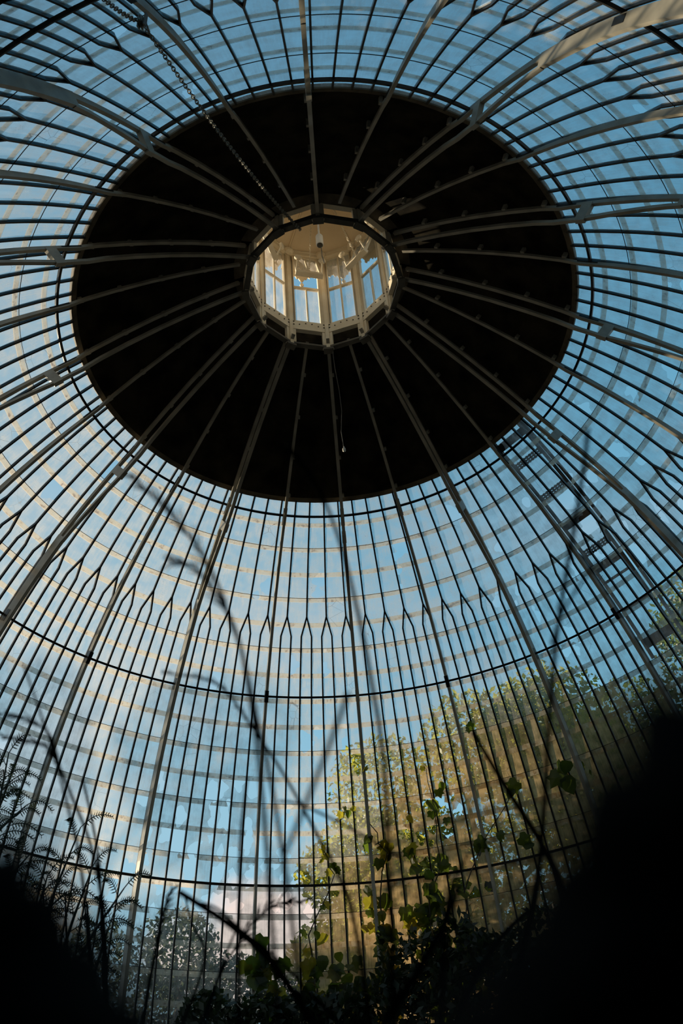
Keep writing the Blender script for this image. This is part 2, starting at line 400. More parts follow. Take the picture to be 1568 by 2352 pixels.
for q, me in PANES.items():
    if me: GRIMY[q] = me.copy(); GRIMY[q].materials[0] = M['grimy']
DUSTY = {}
for q, me in PANES.items():
    if me: DUSTY[q] = me.copy(); DUSTY[q].materials[0] = M['dusty']
def grime(px, u):     # the panes low on the shaded side carry far more dirt; 0 clean, 1 dusty, 2 grimy
    f = min((px[1] - (1700 - .35 * (px[0] - 950))) / 90, (px[0] - (815 + (1900 - px[1]) * .5)) / 90) + u * .8
    return 2 if f > 1.3 else (1 if f > .3 else 0)
# how likely a pane is broken at a pixel, read off the photograph
ZONES = [((520, 1990), 230, 150, .75), ((560, 1880), 180, 90, .55), ((640, 2080), 170, 60, .6), ((760, 1720), 70, 120, .35), ((1000, 2000), 150, 110, .5), ((1010, 1900), 80, 80, .3),
         ((1420, 1150), 160, 160, .33), ((1280, 1250), 260, 260, .14), ((1480, 960), 120, 120, .25), ((930, 1320), 28, 60, .8), ((735, 1370), 22, 25, .9), ((590, 1330), 20, 25, .9), ((1120, 1180), 40, 40, .5), ((400, 2080), 90, 60, .4), ((230, 1780), 160, 100, .12), ((1330, 1550), 70, 60, .4)]
rb = random.Random(3); n_pane = 0
for k in range(24):
    wd = empty('window_%d' % (k + 1)); tag(wd, kind='structure')
    rest = MB(); ruv = []
    for j in range(4):
        thb = PHI + 15 * k - .9375 + 3.75 * (j + 1)
        link('glazing_bar', BAR, wd, -R_(thb))
        for kind in ('wide', 'fork'):
            th0 = thb - 3.75 if kind == 'wide' else thb
            for row in range(NROW + 1):
                me = PANES[(row, kind)]
                if me is None: continue
                o = pane_outline(row, kind); sm = (o[0][0] + o[-1][0]) / 2; tm = th0 + (o[-1][1] + o[-1][2]) / 2
                px = toPx(dome(sm, tm)); 
                vis = px and -60 < px[0] < 1628 and -60 < px[1] < 2400
                if not vis:
                    for v in me.polygons:
                        M4 = Matrix.Rotation(-R_(th0), 3, 'Z'); rest.quad([M4 @ me.vertices[q].co for q in v.vertices]); l = me.uv_layers[0].data; ruv += [tuple(l[q].uv) for q in v.loop_indices]
                    continue
                gr = grime(px, rb.uniform(-.5, .5)); use = (me, DUSTY.get((row, kind)), GRIMY.get((row, kind)))[gr]
                if me.polygons and o[0][0] - o[-1][0] > 1.5:
                    pb = 0.012
                    for (cx, cy), a, b, q in ZONES:
                        if ((px[0] - cx) / a) ** 2 + ((px[1] - cy) / b) ** 2 < 1: pb = max(pb, q)
                    if rb.random() < pb:
                        use = broken_mesh(row, kind, rb.random(), rb.uniform(.12, .40)) or me
                        if gr and use is not me: use.materials[0] = M[('', 'dusty', 'grimy')[gr]]
                link('pane', use, wd, -R_(th0)); n_pane += 1
    if rest.v:
        ro_ = link('panes', finish_pane(rest.v, rest.f, ruv), wd); tag(ro_, kind='stuff')
print('panes', n_pane)

# ------------------------------------------------------------------ purlin rings and tie wires
def ring(name, s, off, hw, hd, label, cat, group=None, mat='iron', nseg=192):
    r, z = prof(s, off); mb = MB(); ths = [PHI + 360 / nseg * i for i in range(nseg)]; c, q = math.cos(R_(s)), math.sin(R_(s))
    mb.beam([pol(r, t, z) for t in ths], [pol(-q, t, c) * hw for t in ths], [pol(c, t, q) * hd for t in ths], closed=True)
    return tag(mb.build(name, M[mat]), label, cat, group)
ring('purlin_ring', 55.02, .0, .020, .022, 'dark iron purlin ring just outside the black ceiling edge', 'purlin ring')
ring('purlin_ring', 36.18, .0, .019, .022, 'dark iron purlin ring next below the forks of the glazing bars', 'purlin ring')
ring('purlin_ring', 17.68, .0, .021, .022, 'dark iron purlin ring crossing the vine leaves near the foot of the dome', 'purlin ring')
WL = {1: 'first thin tie wire under the purlin ring at the black ceiling', 3: 'second thin tie wire under the purlin ring, just above the bar forks', 5: 'thin tie wire just below the forks of the glazing bars',
      9: 'first thin tie wire below the middle purlin ring', 11: 'second thin tie wire below the middle purlin ring', 13: 'third thin tie wire below the middle purlin ring, through vine leaves', 15: 'first thin tie wire below the lowest purlin ring', 17: 'second thin tie wire below the lowest purlin ring'}
for i in WL:
    ring('tie_wire', lap(i) - .02, .012, .004, .004, WL[i], 'wire', 'thin tie wires round the dome')

# ------------------------------------------------------------------ ribs
def rpath(ss, top, bot, hw, mb, cone=None):
    """meridian beam at th=0; top/bot: offset functions of s; continues along the ceiling cone down-offset"""
    pts, X, Y = [], [], []
    for s in ss:
        a, b = prof(s, top(s)), prof(s, bot(s))
        A, B = pol(a[0], 0, a[1]), pol(b[0], 0, b[1]); pts.append((A + B) / 2); X.append(Vector((hw, 0, 0))); Y.append((A - B) / 2)
    if cone:
        nrm = Vector((0, zU - z1, -(rU - r1))).normalized()      # outward normal of cone in th=0 plane (y radial)
        nrm = nrm if nrm.z > 0 else -nrm
        for u, t_, b_ in cone:
            p = pol(r1 + (rU - r1) * u, 0, z1 + (zU - z1) * u + BOW * 4 * u * (1 - u))
            pts.append(p + nrm * (t_ + b_) / 2); X.append(Vector((hw, 0, 0))); Y.append(nrm * (t_ - b_) / 2)
    mb.beam(pts, X, Y); return mb
def lug_mesh(off0):
    mb = MB(); mb.box((0, 0, 0), (.022, 0, 0), (0, .03, 0), (0, 0, .05)); return mb.mesh('lug', M['paint'])
LUG = lug_mesh(0)
lowS = list(np.linspace(SB - .3, 44, 26)); hiS = list(np.linspace(44, 55.6, 9))
nrm = Vector((0, zU - z1, r1 - rU)).normalized()
def cone_pt(u, off): return pol(r1 + (rU - r1) * u, 0, z1 + (zU - z1) * u + BOW * 4 * u * (1 - u)) + nrm * off
me_single = rpath(lowS + hiS[1:], lambda s: -.02 if s < 44 else -.02 - .07 * (s - 44) / 11.6, lambda s: -.125 if s < 44 else -.125 - .02 * (s - 44) / 11.6, .024, MB(),
                  [(u, -.095, -.145) for u in (.04, .2, .4, .6, .8, .95)]).mesh('beam', M['paint'])
me_solid = rpath(lowS + [45.0], lambda s: -.02, lambda s: -.215, .030, MB()).mesh('beam', M['paint'])
me_upper = rpath(list(np.linspace(44.6, 55.6, 9)), lambda s: -.02 - .065 * (s - 44) / 11.6, lambda s: -.105 - .03 * (s - 44) / 11.6, .028, MB(), [(u, -.085, -.135) for u in (.04, .2, .4, .6, .8, .95)]).mesh('upper_chord', M['paint'])
def lowoff(s): return -.175 - .19 * min(1, max(0, (s - 45) / 8))
me_lower = rpath(list(np.linspace(44.6, 55.6, 10)), lowoff, lambda s: lowoff(s) - .05, .028, MB(), [(u, -.37, -.42) for u in (.04, .2, .4, .6, .8, .985)]).mesh('lower_chord', M['paint'])
mb = MB(); rpath([52.6, 53.5], lambda s: -.09, lambda s: -.43, .036, mb); me_link = mb.mesh('link_plate', M['paint'])
mb = MB(); rpath([54.1, 55.9], lambda s: -.085, lambda s: -.105, .034, mb); me_clip = mb.mesh('clip', M['iron'])
mb = MB(); rpath([35.6, 36.8], lambda s: -.04, lambda s: -.135, .034, mb); me_clip2 = mb.mesh('clip', M['iron'])
for k in range(24):
    main = k % 2 == 0; kk = k if k < 12 else k - 24
    root = empty('truss_rib' if main else 'single_rib'); root.rotation_euler = (0, 0, -R_(PHI + 15 * k))
    if main:
        link('beam', me_solid, root); link('upper_chord', me_upper, root); link('lower_chord', me_lower, root); link('link_plate', me_link, root)
    else:
        link('beam', me_single, root)
    link('clip', me_clip, root); link('clip', me_clip2, root)
    for u in (.02, .24, .48, .74):
        l = link('lug', LUG, root); p = cone_pt(u, -.06); l.location = (.04, p.y, p.z); l.rotation_euler = (-.57, 0, 0)
    if main:
        lab = {10: 'cream double rib lit by warm sun from its foot to the link plate', 4: 'cream double rib bordering the outside ladder, towards clear blue panes', 2: 'cream double rib rising from the tan grimy panes, next before the ladder ribs',
               0: 'cream double rib that the thin hanging cable dangles beside', -2: 'cream double rib with bright glint behind the blurred grass plumes', -10: 'cream double rib next to the slim pulley rib, towards the milky panes',
               -12: 'cream double rib directly opposite the one beside the hanging cable', 8: 'first double rib from the sunlit one, going towards the ladder', 6: 'first double rib past the ladder, going towards the sunlit rib',
               -4: 'first double rib past the grass plume one, going away from the cable', -6: 'second double rib past the grass plume one, going away from the cable', -8: 'second double rib from the slim pulley rib, over the milky panes'}[kk]
        tag(root, lab, 'rib', 'double ribs meeting the lantern corners')
    else:
        lab = {-11: 'slim cream rib carrying the pulley of the long chain', 3: 'slim cream rib right in front of the outside ladder', 1: 'slim cream rib between the hanging cable rib and the tan panes',
               -1: 'slim cream rib between the hanging cable and the glinting double rib', -3: 'slim cream rib next past the glinting double rib, away from the cable', -5: 'second slim rib past the glinting double rib, away from the cable',
               -7: 'third slim rib past the glinting double rib, away from the cable', -9: 'slim cream rib next to the pulley rib, over the milky panes', 5: 'slim cream rib next past the ladder, towards the sunlit rib',
               7: 'second slim rib past the ladder, towards the sunlit rib', 9: 'slim cream rib beside the sunlit double rib, nearer the ladder', 11: 'slim cream rib beside the sunlit double rib, nearer the pulley'}[kk]
        tag(root, lab, 'rib', 'slim single ribs between the double ribs')

# ------------------------------------------------------------------ lantern
lan = empty('roof_lantern', (0, 0, 0)); tag(lan, 'cream twelve-sided glazed lantern crowning the black ceiling', 'lantern')
zh = lambda u: u * S + EYE
zSill0, zSill1, zHead, zApex = zh(1.862), zh(1.890), zh(2.150), zh(2.262)
RV = .160 * S; AP = RV * math.cos(R_(15)); HWD = RV * math.sin(R_(15))
vth = [PHI + 30 * i for i in range(12)]
mb = MB()
for i in range(12):     # lower tie ring, straight between the corners
    a, b = pol(rL - .06, vth[i], zL + .03), pol(rL - .06, vth[(i + 1) % 12], zL + .03); rad = pol(1, vth[i] + 15, 0)
    d = (b - a) / 2
    mb.box((a + b) / 2, d * 1.03, rad * .045, (0, 0, .022)); mb.box((a + b) / 2 + rad * .03 + Vector((0, 0, .05)), d * .97, rad * .010, (0, 0, .04))
mb.build('tie_ring', M['darkring'], lan)
for i in range(12):
    t = vth[i]; rad = pol(1, t, 0); tan = pol(1, t + 90, 0)
    mb = MB(); mb.box(pol(rL - .06, t, zL - .02), tan * .085, rad * .06, (0, 0, .025)); mb.build('corner_plate', M['darkring'], lan)
    mb = MB(); mid = (zL + zHead) / 2; hh = (zHead - zL) / 2
    mb.box(pol(RV - .01, t, mid), tan * .032, rad * .05, (0, 0, hh))
    for sg in (-1, 1):
        ang = t + sg * 15; tn = pol(1, ang + 90, 0); rd = pol(1, ang, 0); c0 = pol(AP, ang, mid) - tn * sg * (HWD - .062)
        mb.box(c0, tn * .034, rd * .03, (0, 0, hh))
    po = mb.build('post', M['cream'], lan)
    for sg in (-1, 1):
        for dz in (.12, .20):
            ang = t + sg * 15; tn = pol(1, ang + 90, 0); rd = pol(1, ang, 0); mb = MB()
            mb.lathe(pol(AP, ang, zSill0 + dz) - tn * sg * (HWD - .062) - rd * .034, -rd, [(.016, 0), (.016, .014), (.008, .02)], 6); mb.build('bolt', M['rim'], po)
    mb = MB(); mb.lathe(pol(RV - .09, t, zHead - .02), -rad, [(.07, -.04), (.10, .0), (.09, .05), (.05, .08), (.02, .09)], 8); mb.build('corbel', M['cream'], lan)
for i in range(12):
    t = vth[i] + 15; rad = pol(1, t, 0); tan = pol(1, t + 90, 0); c = lambda x, z, o=0.0: tan * x + rad * (AP + o) + Vector((0, 0, z))
    hw = HWD - .05
    mb = MB(); mb.box(c(0, (zSill0 + zSill1) / 2), tan * hw, rad * .04, (0, 0, (zSill1 - zSill0) / 2)); sil = mb.build('sill', M['cream'], lan)
    for q in (-.6, -.2, .2, .6):
        mb = MB(); mb.lathe(c(q * hw, zSill0 + .13 + (.04 if abs(q) < .3 else 0), -.04), -rad, [(.012, 0), (.012, .012), (.005, .016)], 6); mb.build('bolt', M['rim'], sil)
    mb = MB(); mb.box(c(0, zSill0 + .06, .13), tan * (HWD + .06), rad * .12, (0, 0, .05)); mb.build('curb', M['rim'], lan)
    g0, g1 = zSill1, zHead - .06; zm = zh(2.022); hw2 = HWD - .102; opened = i % 2 == 1
    mb = MB()
    for sg in (-1, 1): mb.box(c(sg * (hw2 + .015), (g0 + g1) / 2), tan * .02, rad * .03, (0, 0, (g1 - g0) / 2))
    mb.box(c(0, zm), tan * hw2, rad * .025, (0, 0, .022)); mb.box(c(0, g0 + .02), tan * hw2, rad * .025, (0, 0, .02)); mb.box(c(0, g1 - .02), tan * hw2, rad * .025, (0, 0, .03))
    mb.box(c(0, (g0 + zm) / 2), tan * .013, rad * .02, (0, 0, (zm - g0) / 2))
    if not opened: mb.box(c(0, (zm + g1) / 2), tan * .013, rad * .02, (0, 0, (g1 - zm) / 2))
    fr = mb.build('window_frame', M['cream'], lan)
    for sg in (-1, 1):
        for (za, zb_) in ((g0 + .02, zm - .02), (zm + .02, g1 - .02)):
            if za > g0 + .1 and opened: continue
            a, b = (0.0, hw2) if sg > 0 else (-hw2, 0.0)
            v = [c(a, za), c(b, za), c(b, zb_), c(a, zb_)]
            me = finish_pane([tuple(q) for q in v], [(0, 1, 2, 3)], [(0, .2), (1, .2), (1, 1), (0, 1)]); me.materials[0] = M['clear']
            link('pane', me, fr)
    # cornice, roof panel and fretted valance outside
    mb = MB(); mb.box(c(0, zHead - .03, -.02), tan * (HWD - .03), rad * .07, (0, 0, .045)); mb.box(c(0, zHead + .03, .12), tan * (HWD + .05), rad * .22, (0, 0, .02)); mb.build('cornice', M['cream'], lan)
    a, b = pol(RV + .02, t - 15, zHead), pol(RV + .02, t + 15, zHead); ap = Vector((0, 0, zApex))
    mb = MB(); up = Vector((0, 0, .03)); i0 = 0
    mb.quad([a, b, ap]); mb.quad([b + up, a + up, ap + up]); mb.quad([a, a + up, b + up, b]); mb.quad([b, b + up, ap + up, ap]); mb.quad([ap, ap + up, a + up, a])
    mb.build('roof_panel', M['creamroof'], lan)
    mb = MB(); mb.tube([a - Vector((0, 0, .012)), ap - Vector((0, 0, .012))], [.022, .016], 5); mb.build('roof_rib', M['creamroof'], lan)
    pts = [(-1, 0), (-1, -.30), (-.92, -.40), (-.84, -.32), (-.74, -.42), (-.64, -.30), (-.52, -.34), (-.46, -.52), (-.34, -.44), (-.28, -.62), (-.18, -.60), (-.08, -.78), (.08, -.78), (.18, -.60), (.28, -.62), (.34, -.44), (.46, -.52), (.52, -.34), (.64, -.30), (.74, -.42), (.84, -.32), (.92, -.40), (1, -.30), (1, 0)]
    mb = MB(); mb.prism([(x * (HWD + .02), y * .46) for x, y in pts], c(0, zHead + .0, .30), tan, (0, 0, 1), rad * .012)
    va = mb.build('valance', M['cream'], lan)
    mb = MB(); mb.lathe(c(0, zHead - .47, .30), (0, 0, 1), [(.004, -.05), (.03, -.04), (.042, -.01), (.03, .02), (.012, .035), (.012, .12)], 8); mb.build('drop_finial', M['cream'], va, True)

# chains
def chain_mesh(p0, p1, L=.06, wr=.007, sag=0.0, mat='chain'):
    p0, p1 = Vector(p0), Vector(p1); n = max(2, int((p1 - p0).length / (L * .72))); mb = MB()
    for i in range(n):
        f = (i + .5) / n; c = p0.lerp(p1, f) - Vector((0, 0, sag * 4 * f * (1 - f))); d = (p1 - p0).normalized(); u = d.orthogonal().normalized(); v = d.cross(u)
        if i % 2: u, v = v, u
        mb.tube([c + d * (math.cos(a) * L * .5) + u * (math.sin(a) * L * .28) for a in [2 * math.pi * q / 8 for q in range(8)]], wr, 4, closed=True)
    return mb
WHERE = {11: 'the cable rib and glinting rib', 1: 'the tan-pane rib and ladder rib', 9: 'two ribs over milky panes', 3: 'two ribs past the ladder', 5: 'the sunlit rib and chain', 7: 'the pulley side double ribs'}
# tilted vent sashes with counterweights, in every second lantern window
for n_, i in enumerate((1, 3, 5, 7, 9, 11)):
    t = vth[i] + 15; rad = pol(1, t, 0); tan = pol(1, t + 90, 0); hw2 = HWD - .112
    top = pol(AP - .03, t, zHead - .10); d = (-rad * math.sin(R_(18)) - Vector((0, 0, 1)) * math.cos(R_(18))); nn = tan.cross(d).normalized(); Ls = .98
    sash = empty('vent_sash', top); inv = lambda p: Vector(p) - top
    mb = MB()
    for sg in (-1, 1): mb.box(inv(top + tan * sg * hw2 + d * Ls / 2), tan * .022, d * Ls / 2, nn * .022)
    mb.box((0, 0, 0), tan * hw2, d * .025, nn * .022); mb.box(inv(top + d * Ls / 2), tan * .012, d * .0 + nn * .012, d * Ls / 2)
    mb.build('frame', M['cream'], sash)
    mb = MB(); mb.box(inv(top + d * Ls), tan * (hw2 + .03), d * .055, nn * .045); mb.build('bottom_rail', M['cream'], sash)
    for sg in (-1, 1):
        me = finish_pane([tuple(inv(top + tan * a + d * b)) for a, b in ((0, .02), (sg * hw2, .02), (sg * hw2, Ls - .03), (0, Ls - .03))], [(0, 1, 2, 3)], [(0, .2), (1, .2), (1, 1), (0, 1)]); me.materials[0] = M['clear']
        link('pane', me, sash)
        base = top + tan * sg * (hw2 + .02) + d * Ls; ed = (Vector((0, 0, 1)) * .9 - rad * .45 - tan * sg * .05).normalized(); tip = base + ed * .26
        mb = MB(); mb.tube([inv(base), inv(tip)], .014, 6); am = mb.build('weight_arm', M['cream'], sash)
        mb = MB(); mb.lathe(inv(tip + ed * .05 - rad * .03), rad, [(.03, 0), (.065, .012), (.065, .05), (.03, .062)], 14); mb.build('counterweight', M['cream'], am)
    tag(sash, 'tilted vent sash with counterweights in lantern window between ' + WHERE[i], 'vent', 'tilted vent sashes of the lantern')
    e = top + d * Ls + nn * .03; up_ = pol(.25, t, zApex - .22)
    ch = chain_mesh(e, up_, .055, .006, .02, 'cream'); tag(ch.build('sash_chain', M['cream']), 'light pull chain of the vent sash between ' + WHERE[i], 'chain', 'pull chains of the vent sashes')
# pendant cylinder lamp on the axis
zl = zh(1.985); lp = empty('pendant_lamp', (0, 0, zl))
mb = MB(); mb.lathe((0, 0, 0), (0, 0, 1), [(.058, -.15), (.064, -.14), (.064, .11), (.05, .14), (.018, .155), (.018, .24)], 18); mb.build('housing', M['white'], lp, False)
mb = MB(); mb.lathe((0, 0, -.165), (0, 0, 1), [(.03, 0), (.05, .005), (.05, .018)], 18); mb.build('lens', M['darkring'], lp)
mb = MB(); mb.tube([(0, 0, .24), (0, 0, zApex - zl - .03)], .018, 6); mb.build('stem', M['white'], lp)
mb = MB(); mb.tube([(.02, 0, -.2), (.02, .03, -.42), (.05, .05, -.62)], .007, 5); mb.build('cord', M['darkring'], lp)
tag(lp, 'white cylinder lamp hanging from the centre of lantern roof', 'lamp')

# long chain with pulley on a slim rib
pa = hit(326, 52, -.30); pb = at(690, 528, 16.3); pc = hit(228, -12, -.25)
tag(chain_mesh(pa, pb, .075, .007, .22).build('pull_chain', M['chain']), 'long steel chain running from rib pulley across to the lantern', 'chain')
tag(chain_mesh(pa + Vector((-.05, 0, .05)), pc, .075, .007, .05).build('pull_chain', M['chain']), 'short run of steel chain leaving the rib pulley along the glass', 'chain')
pu = empty('pulley', pa)
tq = (pb - pa).normalized(); side = tq.cross(Vector((0, 0, 1))).normalized()
mb = MB(); mb.lathe(-side * .02, side, [(.07, 0), (.05, .012), (.05, .028), (.07, .04)], 14); mb.build('wheel', M['chain'], pu)
mb = MB()
for sg in (-1, 1): mb.box(side * .035 * sg + Vector((0, 0, .05)), side * .006, tq * .03, (0, 0, .14))
mb.build('cheek_plates', M['darkring'], pu); tag(pu, 'small dark pulley under the slim rib, guiding the long chain', 'pulley')
# thin cable dangling in front of the black ceiling
ca = pol(rL - .05, 2.6, zL + .01)
cbl = empty('hanging_cable', ca)
pp = [Vector((dx, 0, -h)) for dx, h in ((0, 0), (.012, .5), (.05, 1.1), (.06, 1.6), (.02, 2.1), (.04, 2.5))]
mb = MB(); mb.tube(pp, .006, 5); mb.build('wire', M['cable'], cbl)
mb = MB(); mb.lathe(pp[-1], (0, 0, 1), [(.012, -.06), (.026, -.045), (.026, 0), (.014, .02), (.01, .05)], 10); mb.build('lamp_holder', M['white'], cbl)
tag(cbl, 'thin loose cable with small white end hanging below lantern ring', 'cable')

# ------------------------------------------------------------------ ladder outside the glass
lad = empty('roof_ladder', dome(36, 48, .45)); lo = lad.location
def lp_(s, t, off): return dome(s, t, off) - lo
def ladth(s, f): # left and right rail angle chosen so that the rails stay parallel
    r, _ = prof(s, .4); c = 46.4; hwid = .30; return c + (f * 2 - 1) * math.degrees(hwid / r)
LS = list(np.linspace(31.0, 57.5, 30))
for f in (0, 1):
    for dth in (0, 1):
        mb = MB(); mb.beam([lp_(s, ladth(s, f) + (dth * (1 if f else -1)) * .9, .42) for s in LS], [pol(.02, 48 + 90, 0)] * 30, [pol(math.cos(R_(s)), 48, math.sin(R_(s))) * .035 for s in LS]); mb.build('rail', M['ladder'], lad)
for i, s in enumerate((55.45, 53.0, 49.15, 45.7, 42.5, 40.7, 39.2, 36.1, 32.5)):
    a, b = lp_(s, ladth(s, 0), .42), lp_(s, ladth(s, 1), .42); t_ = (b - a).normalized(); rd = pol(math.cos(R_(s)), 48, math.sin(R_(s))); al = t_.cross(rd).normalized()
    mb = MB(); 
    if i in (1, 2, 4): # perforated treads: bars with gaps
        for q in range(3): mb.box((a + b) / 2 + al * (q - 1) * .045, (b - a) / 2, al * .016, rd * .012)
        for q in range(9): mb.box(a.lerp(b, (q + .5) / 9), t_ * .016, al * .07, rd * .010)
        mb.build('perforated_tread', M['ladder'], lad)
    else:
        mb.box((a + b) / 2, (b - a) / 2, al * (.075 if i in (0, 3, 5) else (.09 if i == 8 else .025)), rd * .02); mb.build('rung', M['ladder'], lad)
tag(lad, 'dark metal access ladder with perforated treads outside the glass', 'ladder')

# ------------------------------------------------------------------ foliage helpers
def leaf_cloud(name, mat, parent, centres, radii, n, size, seed, flat=1.0):
    g = np.random.default_rng(seed); c = np.array(centres, float); rr = np.array(radii, float); pr = rr ** 2 / (rr ** 2).sum(); k = g.choice(len(c), n, p=pr)
    d = g.normal(size=(n, 3)); d /= np.linalg.norm(d, axis=1)[:, None]; P = c[k] + d * (rr[k] * g.uniform(.35, 1, n) ** .6)[:, None] * np.array([1, 1, flat])
    u = g.normal(size=(n, 3)); u /= np.linalg.norm(u, axis=1)[:, None]; v = np.cross(u, g.normal(size=(n, 3))); v /= np.linalg.norm(v, axis=1)[:, None]
    sz = size * g.uniform(.6, 1.3, n)[:, None]
    V = np.stack([P - u * sz, P + v * sz * .5, P + u * sz, P - v * sz * .5], 1).reshape(-1, 3)
    me = bpy.data.meshes.new(name); me.from_pydata(V.tolist(), [], np.arange(4 * n).reshape(-1, 4).tolist()); me.materials.append(mat); me.update()
    o = link(name, me, parent); return tag(o, kind='stuff') if parent is not None else o
def tree(x, y, dist, rad, mat, nleaf, label, seed, size=.13, blobs=9, flat=.9, loc=None, top=None, group='trees outside the glass', cat='tree'):
    c = at(x, y, dist) if loc is None else Vector(loc); g = random.Random(seed)
    root = empty('tree', (c.x, c.y, 0)); tag(root, label, cat, group); b0 = Vector((c.x, c.y, 0))
    cs, rs = [], []
    for i in range(blobs):
        a = g.uniform(0, 6.28); q = g.uniform(.25, .8); h = g.uniform(-.7, .75); cs.append(c - b0 + Vector((math.cos(a) * q * rad, math.sin(a) * q * rad, h * rad * flat))); rs.append(rad * g.uniform(.28, .48))
    leaf_cloud('foliage', mat, root, cs, rs, nleaf, size, seed)
    mb = MB(); hgt = c.z - rad * .2
    mb.tube([(0, 0, 0), (g.uniform(-.2, .2), g.uniform(-.2, .2), hgt * .5), (g.uniform(-.3, .3), g.uniform(-.3, .3), hgt), (0, 0, c.z + rad * .4)], [.22, .18, .13, .04], 7); tk = mb.build('trunk', M['bark'], root)
    for q in cs[:6]:
        mb = MB(); s_ = Vector((0, 0, max(1.0, q.z - rad * .7))); mb.tube([s_, s_.lerp(q, .5) + Vector((0, 0, .2)), q], [.08, .05, .02], 5); mb.build('branch', M['bark'], root)
    return root
tree(1090, 1960, 25, 3.6, M['treeA'], 26000, 'large yellow-green tree behind the tan panes where vines hang', 11, .085, 14)
tree(1330, 1760, 26, 3.2, M['treeA'], 16000, 'olive tree behind dirty panes below the outside ladder', 12, .085, 12)
tree(1560, 1720, 27, 3.4, M['treeB'], 14000, 'dark green tree outside right of the ladder foot', 13, .085, 10)
tree(905, 2110, 23, 2.2, M['treeA'], 12000, 'bright yellow-green small tree just outside the glass behind the vines', 14, .075, 9)
tree(700, 2330, 30, 2.4, M['treeC'], 9000, 'grey-green tree crown under the pink cloud, seen through broken panes', 15, .08, 9)
tree(420, 2330, 30, 2.6, M['treeC'], 9000, 'grey tree crown outside beside the feathery shrub', 16, .08, 9)
tree(1250, 2250, 28, 3.4, M['treeB'], 12000, 'shaded green tree low behind the dark shrub mass', 17, .085, 9)
tree(130, 2300, 29, 2.6, M['treeC'], 8000, 'grey-green tree outside behind the feathery shrub', 18, .08, 9)
# tall trees on the sunny side, standing outside the frame; they dapple the low glass
for q, (lat, dd, zc, rd) in enumerate(((3.2, 36, 13.8, 3.0), (5.0, 42, 13.6, 2.4), (.2, 38, 13.6, 3.0), (-3.6, 36, 11.6, 3.4), (-8.5, 38, 11.0, 3.8), (-14, 36, 10.5, 4.0), (12.5, 38, 9.0, 3.8))):
    hz = Vector((SUND.x, SUND.y, 0)).normalized(); loc = hz * dd + Vector((hz.y, -hz.x, 0)) * lat; loc.z = zc
    tree(0, 0, 0, rd, M['treeB'], 6500, 'tall loose tree on the sunny side of the dome', 30 + q, .16, 11, 1.25, loc=loc, group='tall trees on the sunny side')

# ------------------------------------------------------------------ climbing vines inside the glass
def leaf_shape(kind=0):
    if kind == 0: out = [(0, 0), (.28, -.12), (.5, .12), (.42, .38), (.55, .62), (.26, .62), (0, 1.0), (-.26, .62), (-.55, .62), (-.42, .38), (-.5, .12), (-.28, -.12)]
    else: out = [(0, 0), (.3, .05), (.42, .35), (.3, .7), (0, 1.05), (-.3, .7), (-.42, .35), (-.3, .05)]
    v = [(0, .35, .06)] + [(x, y, -.10 * abs(x) - .12 * (y - .3) ** 2) for x, y in out]; n = len(out)
    f = [(0, i + 1, (i + 1) % n + 1) for i in range(n)]
    me = bpy.data.meshes.new('leaf'); me.from_pydata(v, [], f); me.update(); return me
LEAF = {}
for kind in (0, 1):
    for mt in ('vine', 'vine2'):
        me = leaf_shape(kind); me.materials.append(M[mt]); LEAF[(kind, mt)] = me
def vine(label, stem, leaves, seed, base_off=-.14, autumn=.2):
    g = random.Random(seed)
    P = [hit(x, y, base_off) for x, y in stem]; P = [p for p in P if p]
    root = empty('climbing_vine', P[0]); tag(root, label, 'vine', 'vines climbing inside the glass')
    pts = []
    for a, b in zip(P[:-1], P[1:]):
        for f in (0, .33, .66): pts.append(a.lerp(b, f) + Vector((g.uniform(-.04, .04), g.uniform(-.03, .03), 0)) - P[0])
    pts.append(P[-1] - P[0])
    mb = MB(); mb.tube(pts, [.018 - .013 * i / len(pts) for i in range(len(pts))], 5); mb.build('stem', M['bark'], root)
    for (x, y, s) in leaves:
        p = hit(x, y, base_off + g.uniform(-.12, .06))
        if not p: continue
        l = link('leaf', LEAF[(g.choice((0, 0, 1)), 'vine2' if g.random() < autumn else 'vine')], root)
        toC = (CAM - p).normalized(); q = (toC + Vector((g.gauss(0, .5), g.gauss(0, .5), g.gauss(0, .5)))).normalized()
        dn = Vector((g.gauss(0, .5), g.gauss(0, .3), -1)); dn = (dn - q * dn.dot(q)).normalized(); xx = dn.cross(q)
        sz = s * (p - CAM).length / F_PX
        mm = Matrix((xx * sz, dn * sz, q * sz)).transposed().to_4x4(); mm.translation = p - P[0] - dn * sz * .4; l.matrix_basis = mm
def scatter(n, x0, x1, y0, y1, s0, s1, seed):
    g = random.Random(seed); return [(g.uniform(x0, x1), g.uniform(y0, y1), g.uniform(s0, s1)) for _ in range(n)]
def along(stem, n, spread, s0, s1, seed):
    g = random.Random(seed); out = []
    for _ in range(n):
        k = g.randrange(len(stem) - 1); f = g.random(); a, b = stem[k], stem[k + 1]; out.append((a[0] + (b[0] - a[0]) * f + g.gauss(0, spread), a[1] + (b[1] - a[1]) * f + g.gauss(0, spread), g.uniform(s0, s1)))
    return out
st = [(905, 2340), (890, 2200), (870, 2080), (885, 1960), (850, 1890), (836, 1760)]
vine('leafy vine climbing highest beside the slim rib with yellow leaves', st, along(st[:3], 45, 16, 22, 40, 1) + [(832, 1752, 16), (838, 1766, 18), (845, 1925, 26), (872, 1935, 30), (885, 1950, 36), (882, 1975, 32), (895, 1968, 20), (845, 1948, 24), (870, 1985, 26), (846, 2050, 30), (852, 2075, 34), (800, 1868, 18), (782, 1872, 18), (790, 1860, 16), (812, 1858, 14)], 1, autumn=.45)
